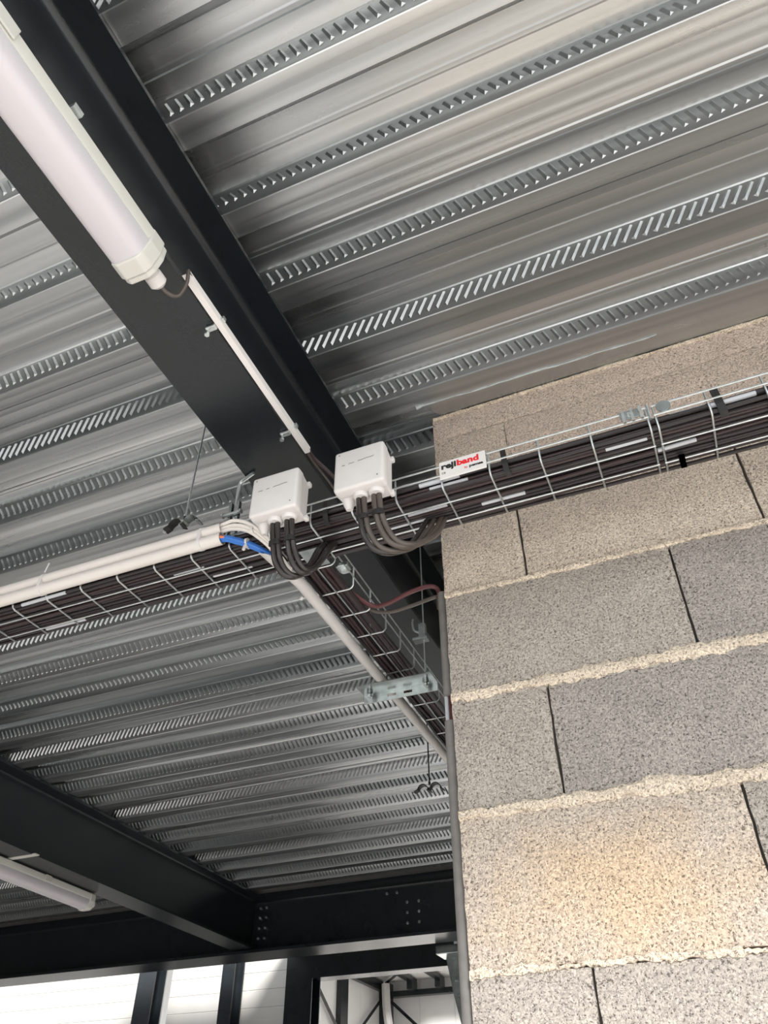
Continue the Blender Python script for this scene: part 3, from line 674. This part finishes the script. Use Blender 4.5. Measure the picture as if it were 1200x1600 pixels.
# sloping cut mouth of the grey conduit that follows the branch tray
mb = MB(); c0 = Vector((-.722, 1.09, 1.026)); n = 20; r = .0130
ring0 = []; ring1 = []; ring2 = []
for k in range(n):
    a = 2*math.pi*k/n; cx_, cz_ = math.cos(a), math.sin(a)
    ring0.append((-.722+r*cx_-.012, 1.150-.050*max(0, -cz_)-.02*max(0, -cx_), 1.0275+r*cz_)); ring1.append((-.717+r*cx_, 1.24, 1.0265+r*cz_)); ring2.append((-.730+r*cx_, 3.5, 1.0265+r*cz_))
mb.add(ring0+ring1+ring2, [(k, (k+1) % n, n+(k+1) % n, n+k) for k in range(n)]+[(n+k, n+(k+1) % n, 2*n+(k+1) % n, 2*n+k) for k in range(n)])
o = mb.build('grey_conduit', M['gpipe'], smooth=True, fix=False); tag(o, 'pale grey conduit with a cut mouth following the branch tray away', 'pipe')
t_ = MB().tube([(-.719, 1.176, 1.0275), (-.719, 1.181, 1.0275)], .0142, 16).build('pipe_tie', M['white']); tag(t_, 'white tie round the cut mouth of the grey conduit', 'tie')
MB().tube([(-.733, 1.176, 1.022), (-.739, 1.172, 1.019)], .004, 8).build('tie_head', M['white'], t_)
MB().tube([(-.733, 1.285, 1.022), (-.740, 1.288, 1.019)], .0035, 8).build('tie_tail', M['white'], o)

# upright conduit on the end of the wall
pipe('upright_conduit', [(-.4565, 1.460, .800), (-.4565, 1.460, 1.068)], .0112, M['dpipe'], 'short upright grey conduit on the wall edge, above the gap')
pipe('upright_conduit', [(-.4565, 1.460, FL), (-.4565, 1.460, .742)], .0122, M['dpipe'], 'long upright grey conduit running down the block wall edge, below the gap')
for dx, m, lab in ((-.004, M['marker'], 'pale cable bridging the gap in the upright conduit'), (.005, M['red'], 'dark red cable bridging the gap in the upright conduit')):
    tag(MB().tube([(-.4575+dx, 1.460, .73), (-.4575+dx, 1.459, .77), (-.4575+dx, 1.460, .81)], .0048, 8).build('riser_cable', m, smooth=True), lab, 'cable')

# ================================================================ HANGERS AND BRACKETS
def rod(name, x, y, z0, z1, r, m, parent): return MB().tube([(x, y, z0), (x, y, z1)], r, 8).build(name, m, parent, smooth=True)
sb = empty('slotted_bracket', (-.68, 1.73, 1.01)); tag(sb, 'galvanised slotted angle bracket carrying the branch tray below the beam', 'bracket')
MB().box((-.786, 1.697, 1.0100), (-.577, 1.752, 1.0122)).build('top_leaf', M['zincplate'], sb)
mb = MB()
zt, z1_, z2_, zb_ = 1.0122, 1.0035, .9955, .986
mb.box((-.786, 1.7522, z1_), (-.577, 1.7542, zt)); mb.box((-.786, 1.7522, zb_), (-.577, 1.7542, z2_))
for a, b in ((-.786, -.718), (-.694, -.672), (-.648, -.577)): mb.box((a, 1.7522, z2_), (b, 1.7542, z1_))
mb.build('slotted_leaf', M['zinc'], sb)
for x in (-.762, -.603):
    rod('hanger_rod', x, 1.735, .990, 1.298 if x < -.7 else H, .0022, M['zinc'], sb)
    MB().tube([(x, 1.735, .994), (x, 1.735, 1.002)], .0062, 6).build('nut', M['zinc'], sb)
    MB().tube([(x, 1.735, 1.003), (x, 1.735, 1.0098)], .0085, 12).build('washer', M['zincplate'], sb)
cmp_ = MB().box((-.616, 1.727, 1.14), (-.597, 1.743, 1.185)).build('rod_clamp', M['zinc'], sb, bevel=.002)
MB().tube(spline([(-.616, 1.735, 1.16), (-.630, 1.733, 1.17), (-.634, 1.733, 1.193), (-.632, 1.733, 1.206)], 3), .003, 6).build('hook', M['zinc'], cmp_)
MB().box((-.632, 1.722, 1.132), (-.591, 1.747, 1.140)).build('clamp_jaw', M['zinc'], cmp_, bevel=.001)


# tray hanger left of box 1: hooked rod on the beam flange
hk = empty('hook_hanger', (-.835, 1.134, 1.10)); tag(hk, 'zinc hook hanger from the beam flange edge to the tray, left of the left box', 'hanger')
MB().tube(spline([(-.800, 1.120, 1.292), (-.822, 1.128, 1.292), (-.842, 1.134, 1.288), (-.846, 1.135, 1.270), (-.846, 1.135, 1.215)], 4), .0045, 8).build('hook_rod', M['zinc'], hk, smooth=True)
MB().box((-.862, 1.130, 1.100), (-.855, 1.140, 1.225)).build('channel_side', M['zincplate'], hk)
MB().box((-.842, 1.130, 1.100), (-.835, 1.140, 1.225)).build('channel_side', M['zincplate'], hk)
MB().tube([(-.846, 1.135, 1.10), (-.846, 1.135, 1.215)], .0035, 8).build('rod', M['zinc'], hk, smooth=True)
c = MB().box((-.872, 1.122, 1.180), (-.826, 1.129, 1.187)).build('cross_bolt', M['zinc'], hk, bevel=.001)
for x in (-.874, -.826): MB().tube([(x, 1.1255, 1.1835), (x+.004, 1.1255, 1.1835)], .0065, 6).build('nut', M['zinc'], c)

def pclip(x, y, z, ztop, s, label, m2):
    t = empty('pipe_clip_hanger', (x, y, z)); tag(t, label, 'hanger')
    MB().tube([(x, y, z+.012*s), (x, y, ztop)], .0024*s, 6).build('threaded_rod', m2, t, smooth=True)
    def half(sx, mm, tl):
        mb = MB(); P = []
        for a in range(-10, 171, 20):
            P.append((x+sx*.021*s+.017*s*math.cos(math.radians(a)), z-.010*s+.017*s*math.sin(math.radians(a))))
        P = P if sx > 0 else P
        P.insert(0, (P[0][0]+.010*s, P[0][1]-.004*s)); P.append((P[-1][0]-.012*s, P[-1][1]-.006*s))
        Q = [(a, b-.003*s) for a, b in P]
        pr = P+Q[::-1]
        o = MB().prism(pr, 'y', y-.010*s, y+.010*s).build('clip_half', mm, t, smooth=True)
    half(-1, M['rubber'], 0); half(1, M['zincplate'] if m2 is M['zinc'] else M['rubber'], 0)
    MB().tube([(x-.052*s, y, z-.018*s), (x-.052*s, y, z-.008*s)], .004*s, 6).build('screw', M['zinc'], t)
    MB().tube([(x, y, z+.004*s), (x, y, z+.014*s)], .004*s, 6).build('nut', M['rubber'], t)
    return t
pclip(-.913, 1.048, 1.122, H, .95, 'rod hanger with a black and zinc pipe clip above the white conduits', M['zinc'])
pclip(-1.045, 3.0, 1.262, H+.05, 1.3, 'dark empty pipe clip hanging on a rod beside the wall edge', M['rubber'])
